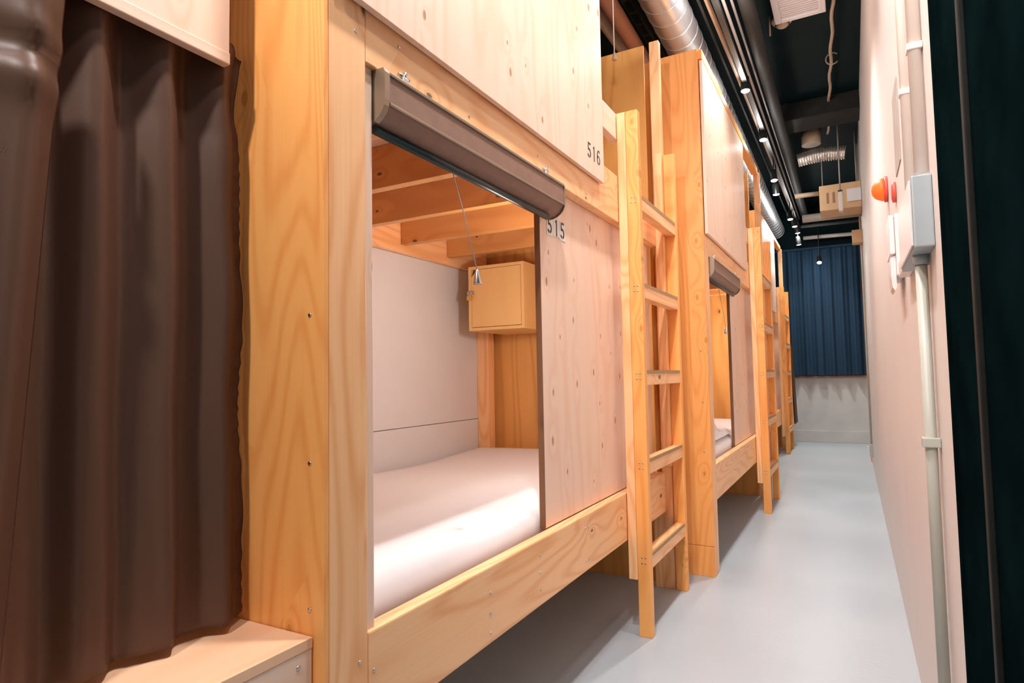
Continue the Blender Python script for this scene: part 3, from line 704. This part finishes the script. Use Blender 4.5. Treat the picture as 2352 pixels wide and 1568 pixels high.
# tan indoor unit and hanging lantern
ac = thing('indoor_unit', 'tan box-shaped unit hanging at the top of the aisle by the wall', 'air unit', (-0.03, 7.05, 2.69))
box('casing', (-0.19, 0, 0), (0.185, 0.35, 0.26), M['tan_box'], ac, 0.004)
bm = bmesh.new()
for k in range(2): add_box(bm, (-0.125+k*0.055, -0.003, 0.07), (-0.105+k*0.055, 0.001, 0.18))
obj('vent_slots', bm, M['pipe_brown'], ac)
box('white_front', (0.06, -0.02, 0.06), (0.185, -0.0005, 0.19), M['white_plastic'], ac, 0.004)
for sx in (-0.16, 0.15):
    bm = bmesh.new(); add_tube(bm, [(sx, 0.15, 0.26), (sx, 0.15, CEIL-2.69)], 0.005, 8); obj('hanger_rod', bm, M['pipe_grey'], ac)
ln = thing('pendant_sign', 'small white pendant hanging on a rod in front of the tan unit', 'pendant', (-0.028, 6.80, 2.60))
box('body', (-0.018, -0.05, 0), (0.018, 0.05, 0.19), M['white_plastic'], ln, 0.004)
box('cap', (-0.020, -0.052, 0.1905), (0.020, 0.052, 0.205), M['black_plastic'], ln, 0.002)
bm = bmesh.new(); add_tube(bm, [(0, 0, 0.205), (0, 0, CEIL-2.60)], 0.006, 8); obj('rod', bm, M['pipe_grey'], ln)
pipe('cross_pipe', [(-0.45, 7.1, 2.895), (-0.225, 7.1, 2.890)], 0.024, M['pipe_beige'], 'short beige pipe joining the tan unit from the side', 'pipe')
pipe('cross_pipe', [(-0.41, 7.5, 2.735), (0.158, 7.5, 2.730)], 0.043, M['pipe_grey'], 'thick pale pipe crossing under the tan unit', 'pipe')
box_ = box('switch_box', (0.06, 7.55, 2.42), (XW, 7.7, 2.56), M['tan_box'], None, 0.004); tag(box_, 'small tan box on the wall below the thick pale pipe', 'box')
pipe('cross_bar', [(-0.55, 10.05, 3.02), (0.75, 10.05, 2.99)], 0.028, M['pipe_grey'], 'grey bar across the ceiling just before the navy curtain', 'bar')
pipe('cross_bar', [(-0.55, 9.6, 3.10), (0.75, 9.6, 3.08)], 0.022, M['pipe_dark'], 'dark bar across the ceiling, second from the navy curtain', 'bar')
# pull cord in the gap over the first bunk
pc = thing('pull_switch', 'thin white pull cord with a bell-shaped end hanging above the first bunk', 'pull cord', (-1.0, 2.98, 2.66))
bm = bmesh.new(); add_tube(bm, [(0, 0, 0.04), (0, 0.0, CEIL-2.66)], 0.0028, 6); obj('cord', bm, M['cond'], pc)
bm = bmesh.new(); add_lathe(bm, [(0.004, 0.045), (0.007, 0.03), (0.013, 0.004), (0.011, 0.0), (0.005, 0.001)], (0, 0, 0)); obj('bell_end', bm, M['beige_plastic'], pc)

# ------------------------------------------------------------------ fittings on the right wall
for i, (y, lb) in enumerate(((1.53, 'pale conduit down the wall beside the black panel, ending at the blue-grey box'), (1.77, 'pale conduit down the wall, farther from the black panel'))):
    c = thing('wall_conduit', lb, 'conduit', (XW, y, 0))
    z0 = 1.36 if i == 0 else 1.36
    bm = bmesh.new(); add_tube(bm, [(-0.014, 0, z0+(0.1 if i == 0 else 0)), (-0.014, 0, CEIL)], 0.0125, 14); obj('tube', bm, M['cond'], c)
    for z in (1.72, 2.6):
        bm = bmesh.new(); add_box(bm, (-0.029, -0.016, z), (-0.0005, 0.016, z+0.014), 0, 0.002); obj('clamp', bm, M['cond'], c)
jb = thing('junction_box', 'blue-grey metal junction box on the wall beside the black panel', 'junction box', (XW, 1.49, 1.298))
box('body', (-0.036, 0, 0), (-0.0005, 0.36, 0.148), M['junction'], jb, 0.003)
box('cover', (-0.040, 0.012, 0.006), (-0.0362, 0.348, 0.142), M['white_plastic'], jb, 0.001)
bm = bmesh.new(); add_lathe(bm, [(0.015, -0.022), (0.016, 0.0)], (-0.017, 0.11, 0)); obj('gland', bm, M['junction'], jb)
c = thing('wall_conduit', 'grey-green conduit running down from the blue-grey box to the floor', 'conduit', (XW, 1.60, 0))
bm = bmesh.new(); add_tube(bm, [(-0.017, 0, 0.345), (-0.017, 0, 1.275)], 0.0115, 14); obj('tube', bm, M['cond_grey'], c)
bm = bmesh.new(); add_box(bm, (-0.033, -0.018, 0.885), (-0.0005, 0.018, 0.905), 0, 0.002); obj('clamp', bm, M['cond_grey'], c)
fb = thing('outlet_box', 'pale outlet box low on the wall under the grey-green conduit', 'outlet box', (XW, 1.54, 0.25))
box('body', (-0.045, 0, 0), (-0.0005, 0.12, 0.075), M['cond'], fb, 0.004)
bm = bmesh.new(); add_lathe(bm, [(0.014, 0.0), (0.014, 0.02)], (-0.017, 0.06, 0.0755)); obj('gland', bm, M['cond_grey'], fb)
box('socket_face', (-0.052, 0.125, -0.02), (-0.0005, 0.20, 0.05), M['white_plastic'], fb, 0.004)
iu = thing('intercom', 'white wall intercom with a handset next to the blue-grey box', 'intercom', (XW, 2.26, 1.30))
box('base', (-0.022, 0, 0.045), (-0.0005, 0.22, 0.24), M['white_plastic'], iu, 0.004)
box('upper_unit', (-0.037, 0.02, 0.115), (-0.0225, 0.20, 0.240), M['white_plastic'], iu, 0.004)
bm = bmesh.new(); add_prism(bm, [(-0.036, 0.106), (-0.0225, 0.112), (-0.0225, 0.010), (-0.028, 0.0), (-0.034, 0.012), (-0.037, 0.05)], 'y', 0.03, 0.16); obj('handset', bm, M['white_plastic'], iu)
bx = box('cover_box', (XW-0.028, 1.90, 1.315), (XW-0.0005, 2.10, 1.36), M['cond'], None, 0.004); tag(bx, 'flat pale box fixed just below and behind the blue-grey box', 'box')
al = thing('alarm_lamp', 'glowing orange dome lamp on the right wall', 'alarm lamp', (XW, 2.92, 1.785))
bm = bmesh.new(); add_lathe(bm, [(0.052, 0.0), (0.052, 0.012), (0.047, 0.013)], (0, 0, 0), (-1, 0, 0)); obj('base', bm, M['red'], al)
bm = bmesh.new(); add_lathe(bm, [(0.047, 0.0135), (0.044, 0.026), (0.034, 0.044), (0.018, 0.055), (0.001, 0.058)], (0, 0, 0), (-1, 0, 0), 26); obj('dome', bm, M['amber_glow'], al)
rl = thing('call_button', 'small red call button on the wall above the intercom', 'button', (XW, 2.48, 1.66))
bm = bmesh.new(); add_lathe(bm, [(0.035, 0.0005), (0.035, 0.010), (0.022, 0.014), (0.001, 0.015)], (0, 0, 0), (-1, 0, 0)); obj('cap', bm, M['red'], rl)
box('red_tag', (XW-0.010, 2.84, 1.425), (XW-0.0005, 2.92, 1.505), M['red'], None, 0.001)
tag(bpy.data.objects['red_tag'], 'small dark red tag on the wall behind the intercom', 'tag')
nt_ = box('wall_notice', (XW-0.003, 2.20, 1.69), (XW-0.0005, 2.40, 1.95), M['pipe_grey'], None, 0); tag(nt_, 'grey printed notice on the wall behind the pale conduits', 'notice')
so = thing('wall_socket', 'small pale socket near the floor at the far end of the right wall', 'socket', (XW, 7.6, 0.14))
box('plate', (-0.030, 0, 0), (-0.0005, 0.09, 0.13), M['cond_grey'], so, 0.003)
box('plug', (-0.055, 0.02, 0.07), (-0.0305, 0.06, 0.11), M['white_plastic'], so, 0.004)
pipe('wall_conduit_far', [(XW-0.012, 7.65, 0.27), (XW-0.012, 7.65, CEIL)], 0.010, M['cond_grey'], 'thin conduit rising from the small socket at the far end of the wall', 'conduit', 10)
bpy.data.objects['wall_conduit_far'].name = 'wall_conduit'
